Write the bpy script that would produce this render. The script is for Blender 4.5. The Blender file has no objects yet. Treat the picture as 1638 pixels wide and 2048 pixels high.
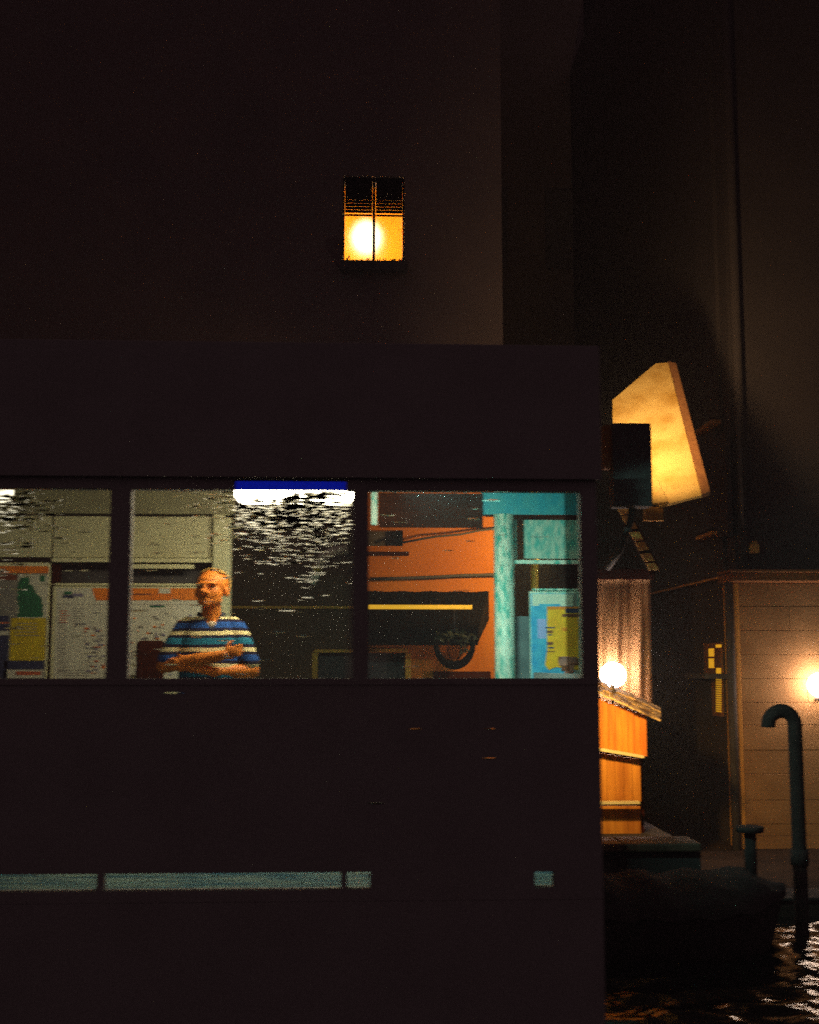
import bpy, bmesh, math, random
import numpy as np
from mathutils import Vector, Matrix, noise
R = math.radians
random.seed(7)
C = bpy.context.scene
COL = C.collection

# ------------------------------------------------------------------ camera
CAM = Vector((0.0, 0.0, 2.0))
YAW, PITCH, F = R(2.6), R(6.98), 2500.0            # F in photo pixels
cd = bpy.data.cameras.new('camera')
cam = bpy.data.objects.new('camera', cd); COL.objects.link(cam)
cam.location = CAM
cam.rotation_euler = (R(90) + PITCH, 0, -YAW)
cd.sensor_fit = 'HORIZONTAL'; cd.sensor_width = 36.0
cd.lens = F / 1638.0 * 36.0
cd.clip_start = 0.05; cd.clip_end = 500
cd.dof.use_dof = True; cd.dof.focus_distance = 24.0; cd.dof.aperture_fstop = 4.6; cd.dof.aperture_ratio = 0.30
C.camera = cam
dF = Vector((math.sin(YAW)*math.cos(PITCH), math.cos(YAW)*math.cos(PITCH), math.sin(PITCH)))
dR = Vector((math.cos(YAW), -math.sin(YAW), 0))
dU = dR.cross(dF)

# ------------------------------------------------------------------ world: night sky with a faint city glow
w = bpy.data.worlds.new('World'); C.world = w; w.use_nodes = True
nt = w.node_tree; nt.nodes.clear()
o_ = nt.nodes.new('ShaderNodeOutputWorld'); ad = nt.nodes.new('ShaderNodeAddShader')
b1 = nt.nodes.new('ShaderNodeBackground'); b2 = nt.nodes.new('ShaderNodeBackground')
sky = nt.nodes.new('ShaderNodeTexSky'); sky.sky_type = 'NISHITA'; sky.sun_disc = False
sky.sun_elevation = R(-6); sky.sun_rotation = R(200)
nt.links.new(sky.outputs[0], b1.inputs[0]); b1.inputs[1].default_value = 0.01
b2.inputs[0].default_value = (0.105, 0.062, 0.068, 1); b2.inputs[1].default_value = 0.58
nt.links.new(b1.outputs[0], ad.inputs[0]); nt.links.new(b2.outputs[0], ad.inputs[1])
nt.links.new(ad.outputs[0], o_.inputs[0])
C.view_settings.view_transform = 'Standard'; C.view_settings.look = 'None'
C.view_settings.exposure = 0.0; C.view_settings.gamma = 1.0
C.cycles.max_bounces = 10; C.cycles.transparent_max_bounces = 16
C.cycles.use_denoising = False
C.cycles.sample_clamp_indirect = 3.0

# ------------------------------------------------------------------ helpers
def ray(px, py): return dF*F + dR*(px-819) + dU*(1024-py)
def PY(px, py, Y): r = ray(px, py); return CAM + r*(Y/r.y)
def PX(px, py, X): r = ray(px, py); return CAM + r*(X/r.x)
def PZ(px, py, Z): r = ray(px, py); return CAM + r*((Z-CAM.z)/r.z)

def mat(name, c, rough=0.7, c2=None, scale=6.0, stretch=(1,1,1), bump=0.0, bscale=60.0, metal=0.0, spec=0.5,
        lo=0.35, hi=0.65, detail=6.0):
    m = bpy.data.materials.new(name); m.use_nodes = True
    n = m.node_tree.nodes; l = m.node_tree.links; p = n['Principled BSDF']
    p.inputs['Base Color'].default_value = (*c, 1); p.inputs['Roughness'].default_value = rough
    p.inputs['Metallic'].default_value = metal; p.inputs['Specular IOR Level'].default_value = spec
    tc = n.new('ShaderNodeTexCoord'); mp = n.new('ShaderNodeMapping')
    mp.inputs['Scale'].default_value = stretch
    l.new(tc.outputs['Object'], mp.inputs[0])
    if c2 is not None:
        t = n.new('ShaderNodeTexNoise'); t.inputs['Scale'].default_value = scale; t.inputs['Detail'].default_value = detail
        r = n.new('ShaderNodeValToRGB'); r.color_ramp.elements[0].position = lo; r.color_ramp.elements[1].position = hi
        r.color_ramp.elements[0].color = (*c, 1); r.color_ramp.elements[1].color = (*c2, 1)
        l.new(mp.outputs[0], t.inputs[0]); l.new(t.outputs['Fac'], r.inputs[0]); l.new(r.outputs[0], p.inputs['Base Color'])
    if bump:
        t2 = n.new('ShaderNodeTexNoise'); t2.inputs['Scale'].default_value = bscale; t2.inputs['Detail'].default_value = 5
        b = n.new('ShaderNodeBump'); b.inputs['Strength'].default_value = bump; b.inputs['Distance'].default_value = 0.02
        l.new(mp.outputs[0], t2.inputs[0]); l.new(t2.outputs['Fac'], b.inputs['Height']); l.new(b.outputs[0], p.inputs['Normal'])
    return m
def emis(name, c, s):
    m = bpy.data.materials.new(name); m.use_nodes = True
    p = m.node_tree.nodes['Principled BSDF']
    p.inputs['Base Color'].default_value = (*c, 1)
    p.inputs['Emission Color'].default_value = (*c, 1); p.inputs['Emission Strength'].default_value = s
    return m

def box(bm, x0, x1, y0, y1, z0, z1, mi=0):
    if x0 > x1: x0, x1 = x1, x0
    if y0 > y1: y0, y1 = y1, y0
    if z0 > z1: z0, z1 = z1, z0
    v = [bm.verts.new(p) for p in ((x0,y0,z0),(x1,y0,z0),(x1,y1,z0),(x0,y1,z0),(x0,y0,z1),(x1,y0,z1),(x1,y1,z1),(x0,y1,z1))]
    for f in ((3,2,1,0),(4,5,6,7),(0,1,5,4),(1,2,6,5),(2,3,7,6),(3,0,4,7)):
        bm.faces.new([v[i] for i in f]).material_index = mi
def rbox(bm, x0, x1, y0, y1, z0, z1, r=0.01, seg=2, mi=0):
    t = bmesh.new(); box(t, x0, x1, y0, y1, z0, z1, mi)
    bmesh.ops.bevel(t, geom=t.edges[:], offset=r, segments=seg, affect='EDGES', profile=0.5)
    merge(bm, t)
def merge(bm, t):
    mp = {v: bm.verts.new(v.co) for v in t.verts}
    for f in t.faces:
        try:
            g = bm.faces.new([mp[v] for v in f.verts]); g.material_index = f.material_index; g.smooth = f.smooth
        except ValueError: pass
    t.free()
def pext(px0, py0, px1, py1, Y):
    """photo rectangle on the plane y=Y -> x0,x1,z0,z1"""
    mx, my = (px0+px1)/2, (py0+py1)/2
    return PY(px0, my, Y).x, PY(px1, my, Y).x, PY(mx, py1, Y).z, PY(mx, py0, Y).z
def pbox(bm, px0, py0, px1, py1, Y, D=0.05, mi=0, r=0):
    x0, x1, z0, z1 = pext(px0, py0, px1, py1, Y)
    if r: rbox(bm, x0, x1, Y, Y+D, z0, z1, r, 2, mi)
    else: box(bm, x0, x1, Y, Y+D, z0, z1, mi)
def xbox(bm, px0, py0, px1, py1, X, D=0.05, mi=0):
    """rectangle on the alley's side wall (plane x=X), standing D proud of it towards -x"""
    mx, my = (px0+px1)/2, (py0+py1)/2
    ya, yb = PX(px0, my, X).y, PX(px1, my, X).y
    box(bm, X-D, X, min(ya,yb), max(ya,yb), PX(mx, py1, X).z, PX(mx, py0, X).z, mi)
def prism(bm, pts, off, mi=0):
    a = [bm.verts.new(p) for p in pts]; b = [bm.verts.new(Vector(p)+Vector(off)) for p in pts]
    fs = [bm.faces.new(a), bm.faces.new(b[::-1])]
    n = len(a)
    for i in range(n): fs.append(bm.faces.new((a[i], b[i], b[(i+1) % n], a[(i+1) % n])))
    for f in fs: f.material_index = mi
    bmesh.ops.recalc_face_normals(bm, faces=fs)
def tube(bm, pts, r, seg=10, mi=0, caps=True):
    pts = [Vector(p) for p in pts]; n = len(pts)
    rr = r if isinstance(r, (list, tuple)) else [r]*n
    up = None; rings = []
    for i in range(n):
        t = (pts[min(i+1, n-1)] - pts[max(i-1, 0)]).normalized()
        if up is None:
            up = Vector((0,0,1)) if abs(t.z) < 0.9 else Vector((1,0,0))
        a = (up - t*up.dot(t)).normalized(); b = t.cross(a); up = a
        rings.append([bm.verts.new(pts[i] + (a*math.cos(k*2*math.pi/seg) + b*math.sin(k*2*math.pi/seg))*rr[i]) for k in range(seg)])
    for i in range(n-1):
        for k in range(seg):
            f = bm.faces.new((rings[i][k], rings[i][(k+1) % seg], rings[i+1][(k+1) % seg], rings[i+1][k])); f.smooth = True; f.material_index = mi
    if caps:
        bm.faces.new(rings[0][::-1]).material_index = mi; bm.faces.new(rings[-1]).material_index = mi
def ellip(bm, c, r, rot=None, u=20, v=14, mi=0):
    M = Matrix.Translation(c) @ (rot.to_4x4() if rot is not None else Matrix.Identity(4)) @ Matrix.Diagonal((r[0], r[1], r[2], 1))
    res = bmesh.ops.create_uvsphere(bm, u_segments=u, v_segments=v, radius=1, matrix=M)
    for vt in res['verts']:
        for f in vt.link_faces: f.smooth = True; f.material_index = mi
def grid_wall(bm, xs, zs, hole, place, t):
    """wall with real openings; hole(i,j) says which cells are open; place(u, v, d) maps to 3-D"""
    nx, nz = len(xs)-1, len(zs)-1; V = {}
    def v(i, j, d):
        k = (i, j, d)
        if k not in V: V[k] = bm.verts.new(place(xs[i], zs[j], d*t))
        return V[k]
    S = lambda i, j: 0 <= i < nx and 0 <= j < nz and not hole(i, j)
    fs = []
    for i in range(nx):
        for j in range(nz):
            if not S(i, j): continue
            fs.append(bm.faces.new((v(i,j,0), v(i+1,j,0), v(i+1,j+1,0), v(i,j+1,0))))
            fs.append(bm.faces.new((v(i,j+1,1), v(i+1,j+1,1), v(i+1,j,1), v(i,j,1))))
            if not S(i-1, j): fs.append(bm.faces.new((v(i,j,0), v(i,j+1,0), v(i,j+1,1), v(i,j,1))))
            if not S(i+1, j): fs.append(bm.faces.new((v(i+1,j,1), v(i+1,j+1,1), v(i+1,j+1,0), v(i+1,j,0))))
            if not S(i, j-1): fs.append(bm.faces.new((v(i,j,1), v(i+1,j,1), v(i+1,j,0), v(i,j,0))))
            if not S(i, j+1): fs.append(bm.faces.new((v(i,j+1,0), v(i+1,j+1,0), v(i+1,j+1,1), v(i,j+1,1))))
    bmesh.ops.recalc_face_normals(bm, faces=fs)
def holes_wall(bm, u0, u1, v0, v1, rects, place, t):
    """rects: list of (ua,ub,va,vb) openings"""
    us = sorted({u0, u1, *[q for r in rects for q in r[:2]]}); us = [u for u in us if u0 <= u <= u1]
    vs = sorted({v0, v1, *[q for r in rects for q in r[2:]]}); vs = [q for q in vs if v0 <= q <= v1]
    def hole(i, j):
        cu, cv = (us[i]+us[i+1])/2, (vs[j]+vs[j+1])/2
        return any(r[0] < cu < r[1] and r[2] < cv < r[3] for r in rects)
    grid_wall(bm, us, vs, hole, place, t)

def thing(name, label, cat, loc, group=None):
    o = bpy.data.objects.new(name, None); COL.objects.link(o); o.location = loc
    o.empty_display_size = 0.2
    o['label'] = label; o['category'] = cat
    if group: o['group'] = group
    return o
WL = {}
def obj(name, bm, m, parent=None, origin=None, label=None, cat=None, group=None, kind=None):
    me = bpy.data.meshes.new(name)
    if isinstance(bm, bmesh.types.BMesh):
        bm.to_mesh(me); bm.free()
    else: me = bm
    o = bpy.data.objects.new(name, me); COL.objects.link(o)
    for q in (m if isinstance(m, (list, tuple)) else [m]): me.materials.append(q)
    if parent is not None:
        base = WL.get(parent.name, parent.location.copy())
        me.transform(Matrix.Translation(-base)); o.parent = parent
        WL[o.name] = base
    else:
        if origin is None:
            cs = np.array([v.co[:] for v in me.vertices]); lo, hi = cs.min(0), cs.max(0)
            origin = Vector(((lo[0]+hi[0])/2, (lo[1]+hi[1])/2, lo[2]))
        me.transform(Matrix.Translation(-Vector(origin))); o.location = origin
        WL[o.name] = Vector(origin)
    if label: o['label'] = label
    if cat: o['category'] = cat
    if group: o['group'] = group
    if kind: o['kind'] = kind
    return o
def part(name, build, m, parent, label=None):
    bm = bmesh.new(); build(bm); o = obj(name, bm, m, parent)
    if label: o['label'] = label
    return o
def single(name, build, m, label, cat, group=None):
    bm = bmesh.new(); build(bm); return obj(name, bm, m, label=label, cat=cat, group=group)
def point(name, loc, c, power, r=0.05, parent=None):
    ld = bpy.data.lights.new(name, 'POINT'); ld.energy = power; ld.color = c; ld.shadow_soft_size = r
    o = bpy.data.objects.new(name, ld); COL.objects.link(o)
    if parent is not None: o.parent = parent; o.location = Vector(loc) - WL.get(parent.name, parent.location)
    else: o.location = loc
    return o
def area(name, loc, target, c, power, sx, sy, parent=None, spread=180):
    ld = bpy.data.lights.new(name, 'AREA'); ld.energy = power; ld.color = c; ld.shape = 'RECTANGLE'; ld.size = sx; ld.size_y = sy
    ld.spread = R(spread)
    o = bpy.data.objects.new(name, ld); COL.objects.link(o)
    o.rotation_euler = (Vector(target)-Vector(loc)).to_track_quat('-Z', 'Y').to_euler()
    if parent is not None: o.parent = parent; o.location = Vector(loc) - WL.get(parent.name, parent.location)
    else: o.location = loc
    return o

# ------------------------------------------------------------------ materials
M = {}
M['dark_paint'] = mat('dark_paint', (.27,.25,.25), .8, (.30,.28,.28), 3, bump=.1, bscale=40, spec=.2)
M['dark_steel'] = mat('dark_steel', (.12,.115,.12), .5, (.17,.16,.16), 8)
M['pitch'] = mat('pitch_black_cloth', (.042,.036,.036), .95, (.06,.052,.052), 8, spec=.1)
M['black'] = mat('black_metal', (.07,.06,.06), .75, (.09,.08,.08), 10, spec=.2)
M['cream'] = mat('cream_panel', (.62,.58,.36), .55, (.52,.48,.28), 5, stretch=(1,1,.5), lo=.3, hi=.7)
M['beam'] = mat('beam_paint', (.27,.25,.14), .6, (.21,.19,.11), 4)
M['rail'] = mat('pale_rail', (.75,.70,.42), .4, (.65,.6,.36), 6)
M['teal_white'] = mat('mottled_teal_white', (.62,.62,.50), .5, (.04,.36,.29), 34, stretch=(1,1,.3), lo=.46, hi=.62, detail=9)  # teal colour noise painted over the pale base as mottling
M['teal_panel'] = mat('mottled_teal_panel', (.42,.46,.36), .5, (.05,.32,.27), 34, stretch=(1,1,.35), lo=.40, hi=.62, detail=9)
M['teal_beam'] = mat('teal_beam', (.012,.24,.30), .5, (.06,.28,.28), 14, stretch=(1,1,.6), lo=.4, hi=.75, detail=8)
M['floor_teal'] = mat('wet_teal_deck', (.045,.15,.24), .4, (.24,.36,.36), 4, stretch=(.6,3,1), lo=.38, hi=.66, bump=.15, bscale=30)
M['ochre'] = mat('ochre_plaster', (.56,.165,.010), .85, (.45,.12,.008), 1.3, bump=.25, bscale=25, lo=.3, hi=.7)
M['ochre_trim'] = mat('yellow_trim', (.72,.36,.03), .7, (.55,.26,.02), 6)
M['brown_dark'] = mat('brown_timber', (.034,.007,.003), .9, (.052,.011,.005), 10, stretch=(.3,1,2), bump=.2, spec=.08)
M['awning_dark'] = mat('dark_awning_cloth', (.011,.008,.007), .95, (.018,.012,.009), 8, spec=.05)
M['stone'] = mat('stone_block', (.36,.20,.085), .9, (.25,.13,.05), 3, stretch=(1,1,1.2), bump=.2, bscale=30, lo=.3, hi=.7, detail=8)
M['stone_quoin'] = mat('ochre_quoin', (.60,.30,.06), .8, (.48,.23,.05), 5, stretch=(1,1,.4), bump=.3, bscale=25)
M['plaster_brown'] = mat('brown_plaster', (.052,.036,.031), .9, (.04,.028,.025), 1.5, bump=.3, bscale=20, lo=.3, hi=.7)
M['plaster_dark'] = mat('dark_plaster', (.10,.075,.07), .9, (.12,.09,.08), 1.2, bump=.2, bscale=15)
M['quay'] = mat('dark_quay_stone', (.03,.024,.024), .9, (.045,.036,.034), 3, bump=.3, bscale=18)
M['landing'] = mat('landing_stone', (.035,.024,.02), .9, (.055,.035,.025), 3, bump=.4, bscale=14, spec=.1)
M['coping'] = mat('pale_coping', (.10,.06,.035), .6, (.06,.035,.02), 4, stretch=(1,3,1), bump=.3)
M['canvas'] = mat('ivory_canvas', (.84,.53,.14), .8, (.52,.25,.02), 3.4, lo=.42, hi=.70, detail=5)
M['canvas_hem'] = mat('brown_hem', (.30,.12,.03), .8, (.22,.08,.02), 20)
M['curtain'] = mat('tan_sheet', (.38,.20,.08), .75, (.30,.15,.06), 5, stretch=(1,1,.3))
M['plank'] = mat('orange_plank', (.72,.26,.02), .65, (.52,.14,.008), 14, stretch=(1,1,.12), bump=.3, bscale=30, lo=.35, hi=.65)
M['plank2'] = mat('yellow_plank', (.62,.27,.03), .65, (.40,.14,.01), 12, stretch=(1,1,.12), lo=.35, hi=.65)
M['shingle'] = mat('weathered_shingle', (.62,.45,.24), .8, (.16,.09,.05), 9, stretch=(1,1,1), lo=.45, hi=.58)
M['lamp_white'] = emis('lamp_diffuser', (1.0,.89,.60), 27.0)
M['lamp_dim'] = emis('dim_lamp_diffuser', (1.0,.91,.66), 2.2)
M['globe'] = emis('globe_glow', (1.0,.74,.56), 42.0)
M['globe_pink'] = emis('pink_globe_glow', (1.0,.79,.68), 80.0)
M['tube_teal'] = emis('teal_tube', (.45,1.0,.78), 2.5)
M['tube_yellow'] = emis('yellow_tube', (1.0,.52,.03), .62)
M['leaf'] = mat('dark_leaf', (.035,.045,.02), .7, (.05,.06,.03), 20)
M['pole_y'] = mat('yellow_pole', (.62,.48,.04), .5, (.5,.38,.03), 12)
M['skin'] = mat('skin', (.86,.26,.022), .6, (.72,.19,.015), 9, bump=.05, bscale=80)
M['hair'] = mat('grey_hair', (.62,.36,.07), .8, (.34,.17,.04), 60, bump=.4, bscale=150)
M['trouser'] = mat('navy_cloth', (.03,.035,.06), .9, (.04,.045,.07), 30)
M['shoe'] = mat('brown_leather', (.06,.03,.02), .5)
M['eye'] = mat('eye', (.05,.03,.02), .2)
M['collar'] = mat('white_undershirt', (.62,.50,.36), .8)

def glass_mat(name, tint=(1,1,1), gloss=.05):
    m = bpy.data.materials.new(name); m.use_nodes = True
    n = m.node_tree.nodes; l = m.node_tree.links; n.clear()
    o = n.new('ShaderNodeOutputMaterial'); mx = n.new('ShaderNodeMixShader')
    t = n.new('ShaderNodeBsdfTransparent'); g = n.new('ShaderNodeBsdfGlossy')
    t.inputs[0].default_value = (*tint, 1); g.inputs['Roughness'].default_value = .02
    fr = n.new('ShaderNodeFresnel'); fr.inputs[0].default_value = 1.45
    l.new(fr.outputs[0], mx.inputs[0]); l.new(t.outputs[0], mx.inputs[1]); l.new(g.outputs[0], mx.inputs[2]); l.new(mx.outputs[0], o.inputs[0])
    return m
M['pane'] = glass_mat('window_glass')
fm = bpy.data.materials.new('rippled_glass'); fm.use_nodes = True
fm.node_tree.nodes.clear(); _o = fm.node_tree.nodes.new('ShaderNodeOutputMaterial'); _r = fm.node_tree.nodes.new('ShaderNodeBsdfRefraction')
_r.inputs['Roughness'].default_value = .52; _r.inputs['IOR'].default_value = 1.25; fm.node_tree.links.new(_r.outputs[0], _o.inputs[0]); M['frost'] = fm
sm = bpy.data.materials.new('light_dim_film'); sm.use_nodes = True; sm.node_tree.nodes.clear()
_o = sm.node_tree.nodes.new('ShaderNodeOutputMaterial'); _t = sm.node_tree.nodes.new('ShaderNodeBsdfTransparent'); _t.inputs[0].default_value = (.50,.48,.46,1)
sm.node_tree.links.new(_t.outputs[0], _o.inputs[0]); M['pane_dark'] = sm
M['pane_fringe'] = glass_mat('blue_fringe_glass', (.003,.014,.11))
dm = bpy.data.materials.new('rain_drop'); dm.use_nodes = True
_n = dm.node_tree.nodes; _l = dm.node_tree.links; _n.clear()
_o = _n.new('ShaderNodeOutputMaterial'); _g = _n.new('ShaderNodeBsdfRefraction'); _g.inputs['IOR'].default_value = 1.4
_g.inputs['Roughness'].default_value = 0.0; _l.new(_g.outputs[0], _o.inputs[0])
M['drop'] = dm

# striped polo shirt
def stripe_mat():
    m = bpy.data.materials.new('striped_polo_knit'); m.use_nodes = True
    n = m.node_tree.nodes; l = m.node_tree.links; p = n['Principled BSDF']; p.inputs['Roughness'].default_value = .9
    tc = n.new('ShaderNodeTexCoord'); sx = n.new('ShaderNodeSeparateXYZ'); l.new(tc.outputs['Object'], sx.inputs[0])
    def math_(op, a, b=None):
        q = n.new('ShaderNodeMath'); q.operation = op
        for i, x in enumerate((a, b)):
            if x is None: continue
            if isinstance(x, (int, float)): q.inputs[i].default_value = x
            else: l.new(x, q.inputs[i])
        return q.outputs[0]
    ns = n.new('ShaderNodeTexNoise'); ns.inputs['Scale'].default_value = 5; l.new(tc.outputs['Object'], ns.inputs[0])
    z = math_('ADD', sx.outputs[2], math_('MULTIPLY', math_('SUBTRACT', ns.outputs['Fac'], .5), .03))
    ph = math_('FRACT', math_('DIVIDE', math_('SUBTRACT', z, STRIPE0), .204))
    rp = n.new('ShaderNodeValToRGB'); rp.color_ramp.interpolation = 'CONSTANT'
    cream, navy, blue, teal = (.92,.78,.40,1), (.012,.008,.04,1), (.010,.085,.36,1), (.008,.20,.34,1)
    stops = [(0, cream), (.125, navy), (.215, blue), (.41, navy), (.5, cream), (.625, navy), (.715, teal), (.91, navy)]
    els = rp.color_ramp.elements
    els[0].position = 0; els[0].color = cream; els[1].position = .125; els[1].color = navy
    for a, c in stops[2:]:
        e = els.new(a); e.color = c
    l.new(ph, rp.inputs[0]); l.new(rp.outputs[0], p.inputs['Base Color'])
    return m
STRIPE0 = 1.401
M['stripe'] = stripe_mat()

# ------------------------------------------------------------------ water and quay
ys_d = np.concatenate([[-60, -20, 0], np.arange(3.0, 10.4, .03), [11, 14, 30]])
xs_d = np.concatenate([[-60, -20, -8], np.arange(-4, 1.0, .12), np.arange(1.0, 5.6, .03), np.arange(5.6, 9, .12), [12, 25, 60]])
rng = np.random.default_rng(3)
XX, YY = np.meshgrid(xs_d, ys_d); ZZ = np.zeros_like(XX)
for _ in range(46):
    lam = rng.uniform(.12, .55); ang = rng.normal(math.pi/2, .42); k = 2*math.pi/lam
    ZZ += rng.uniform(.4, 1)*.0105*lam*np.sin(k*(XX*math.cos(ang)+YY*math.sin(ang))+rng.uniform(0, 6.28))
ny, nx = XX.shape
me = bpy.data.meshes.new('water')
idx = np.arange(ny*nx).reshape(ny, nx)
faces = np.stack([idx[:-1,:-1], idx[:-1,1:], idx[1:,1:], idx[1:,:-1]], -1).reshape(-1, 4)
me.from_pydata(np.stack([XX, YY, ZZ], -1).reshape(-1, 3).tolist(), [], faces.tolist())
me.polygons.foreach_set('use_smooth', [True]*len(me.polygons))
M['water'] = mat('dark_canal_water', (.010,.012,.012), .04, bump=.35, bscale=14, stretch=(.6,1.6,1), spec=.5)
M['water'].node_tree.nodes['Principled BSDF'].inputs['IOR'].default_value = 1.33
obj('water', me, M['water'], origin=(0,0,0), kind='structure')
ZQ = .55
ZL, XL = .12, 2.74
bm = bmesh.new(); box(bm, -30, XL, 9.95, 40, -1.5, ZQ)
obj('quay', bm, M['quay'], kind='structure')
bm = bmesh.new()
for i in range(14):
    x = XL - .615*(i+1)
    rbox(bm, x, x+.605, 9.88, 10.3, ZQ+.004, ZQ+.07, .015)
obj('quay_coping', bm, M['coping'], kind='structure')
bm = bmesh.new(); box(bm, XL+.003, 30, 10.2, 40, -1.5, ZL)
obj('landing', bm, M['landing'], kind='structure')
bm = bmesh.new()
for i in range(9):
    rbox(bm, XL+.01+i*.82, XL+.82+i*.82, 10.16, 10.6, ZL+.004, ZL+.03, .01)
obj('landing_edge', bm, M['quay'], kind='structure')

# ------------------------------------------------------------------ floating pontoon (waiting room)
YF, YB, TW = 7.0, 9.2, 0.09
zF = PY(400, 1782, YF).z; zS = PY(400, 1746, YF).z
zSill = PY(600, 1357, YF).z; zHead = PY(600, 979, YF).z; zSlot = PY(580, 958, YF).z
zCeil = 3.30; zTop = PY(740, 683, 6.93).z
X0 = -6.0; X1 = PY(1196, 1200, YF).x
XB = PY(1186, 1200, YB).x
pont = thing('floating_pontoon', 'dark floating boat stop with lit windows and a man waiting inside', 'boat stop', (-1.5, 8.2, 0))
def fpl(u, v, d): return (u, YF+d, v)
fx = lambda px: PY(px, 1168, YF).x
wins = [(fx(-560), fx(-60)), (fx(-18), fx(216)), (fx(258), fx(706)), (fx(737), fx(1164))]
rects = [(a, b, zSill, zHead) for a, b in wins]
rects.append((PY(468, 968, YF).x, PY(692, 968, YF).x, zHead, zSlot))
def glint_slit(px0, px1, py, h=1.6):
    return (PY(px0, py, YF).x, PY(px1, py, YF).x, PY(px0, py+h, YF).z, PY(px0, py-h, YF).z)
rects += [glint_slit(326, 368, 1386), glint_slit(820, 842, 1458), glint_slit(970, 992, 1458), glint_slit(968, 992, 1517, 2), glint_slit(738, 766, 1607, 2.2)]  # slits added so interior light shows as small glints
sx = lambda px: PY(px, 1765, YF).x
zbx = PY(1090, 1776, YF).z
rects += [(X0+.2, sx(193), zF, zS), (sx(206), sx(682), zF, zS), (sx(694), sx(740), zF, zS), (sx(1070), sx(1109), zbx, PY(1090,1743,YF).z)]
part('front_wall', lambda b: holes_wall(b, X0, X1, zF-.06, zSlot+.03, rects, fpl, TW), M['dark_paint'], pont)
part('hull', lambda b: rbox(b, X0, X1, YF+.001, YB+.35, -.6, zF-.061, .004, 1), M['dark_paint'], pont)
part('deck', lambda b: box(b, X0+.02, X1-.02, YF+.094, YB+.3, zF-.058, zF-.004), M['floor_teal'], pont)
part('fascia', lambda b: rbox(b, X0-.1, PY(1203,800,6.93).x, 6.965, 6.998, zSlot+.004, zTop, .004), M['dark_paint'], pont)
part('roof', lambda b: box(b, X0-.1, PY(1203,800,6.93).x, 6.99, YB+.4, zCeil+.06, zTop-.06), M['dark_steel'], pont)
part('ceiling', lambda b: box(b, X0, X1, YF+.1, YB+.1, zCeil, zCeil+.05), M['beam'], pont)
part('light_block_panel', lambda b: box(b, X1-.06, X1-.01, YF+.095, YB+.08, zF-.003, zSill+.02), M['dark_paint'], pont)  # low panel added out of view to keep lamplight off the boat
part('light_dim_pane', lambda b: box(b, X1-.038, X1-.032, YF+.095, YF+.85, zSill+.022, zCeil-.002), M['pane_dark'], pont, 'dimming pane added at the open end')  # pane added to dim the tube light leaving the open end
part('sill_trim', lambda b: rbox(b, X0, X1, YF-.006, YF-.002, zSill-.035, zSill-.004, .0015), M['dark_paint'], pont)
# windows: a pane each, with rain on the outside
def pane_mesh(a, b, z0, z1): return lambda m: box(m, a, b, YF+.03, YF+.036, z0, z1)
def drops(a, b, z0, z1, n, centre, spread, fall):
    def f(bm):
        placed = 0
        while placed < n:
            x = random.gauss(centre, spread); z = z1 - random.gammavariate(1.9, fall*.62)
            if random.random() < .05: x, z = random.uniform(a, b), random.uniform(z0, z1)
            hw = random.uniform(.014, .052); hh = random.uniform(.0025, .006)
            if not (a+hw < x < b-hw and z0+.01 < z < z1-.004): continue
            placed += 1
            sl = random.uniform(.5, 1.5); sag = hh*sl*.55
            K = 12; J = 4
            prev = None; tip = bm.verts.new((x, YF+.029-sag, z))
            jit = [random.uniform(.85, 1.15) for _ in range(K)]
            for j in range(1, J+1):
                t = j/J; ring = []
                for k in range(K):
                    an = 2*math.pi*k/K
                    ring.append(bm.verts.new((x+math.cos(an)*hw*t*jit[k], YF+.029-sag*(1-t*t), z+math.sin(an)*hh*t*jit[k])))
                for k in range(K):
                    q = (tip, ring[(k+1) % K], ring[k]) if prev is None else (prev[k], prev[(k+1) % K], ring[(k+1) % K], ring[k])
                    g = bm.faces.new(q); g.smooth = True
                prev = ring
            bm.faces.new(prev)
        bmesh.ops.recalc_face_normals(bm, faces=bm.faces[:])
    return f
for (a, b), n, ce, sp, fa in zip(wins, (0, 210, 780, 14), (0, fx(0), fx(600), fx(950)), (1, .17, .23, .5), (1, .15, .13, .3)):
    p = part('window_pane', pane_mesh(a-.003, b+.003, zSill-.003, zHead+(-.002)), M['pane'], pont)
    if n:
        d = part('raindrops', drops(a, b, zSill, zHead, n, ce, sp, fa), M['drop'], p); d['kind'] = 'stuff'
part('lamp_fringe', lambda b: box(b, PY(466,968,YF).x, PY(694,968,YF).x, YF+.04, YF+.046, zHead+.001, zSlot+.002), M['pane_fringe'], pont, 'blue strip added as the lens fringe over the lamp')  # blue glass added to stand in for the lens fringe round the lamp
# back wall, left part (posters) and right part
bx = lambda px, py=1180: PY(px, py, YB).x
bz = lambda py, px=300: PY(px, py, YB).z
def back_left(b):
    pl = lambda u, v, d: (u, YB+d, v)
    holes_wall(b, X0+.05, bx(424), zF, bz(1127), [(X0+.3, bx(104), bz(1166), bz(1128)), (bx(118), bx(418), bz(1166), bz(1128))], pl, .05)
part('back_panel', back_left, M['brown_dark'], pont)
part('gap_blackout', lambda b: box(b, X0+.3, bx(424), YB+.12, YB+.15, bz(1172), bz(1122)), M['black'], pont, 'black sheet added to darken the gap between the rail and the boards')  # sheet added behind the open gap to keep it dark
part('back_beam', lambda b: box(b, X0+.05, bx(466), YB-.05, YB+.08, bz(1029), zCeil-.003), M['beam'], pont)
part('back_panel', lambda b: [box(b, bx(p0), bx(p1), YB-.02, YB+.03, bz(1115.5), bz(1034)) for p0, p1 in ((-900,-250),(-247,101),(105,423))], M['cream'], pont, 'pale cream upper panels')
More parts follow.
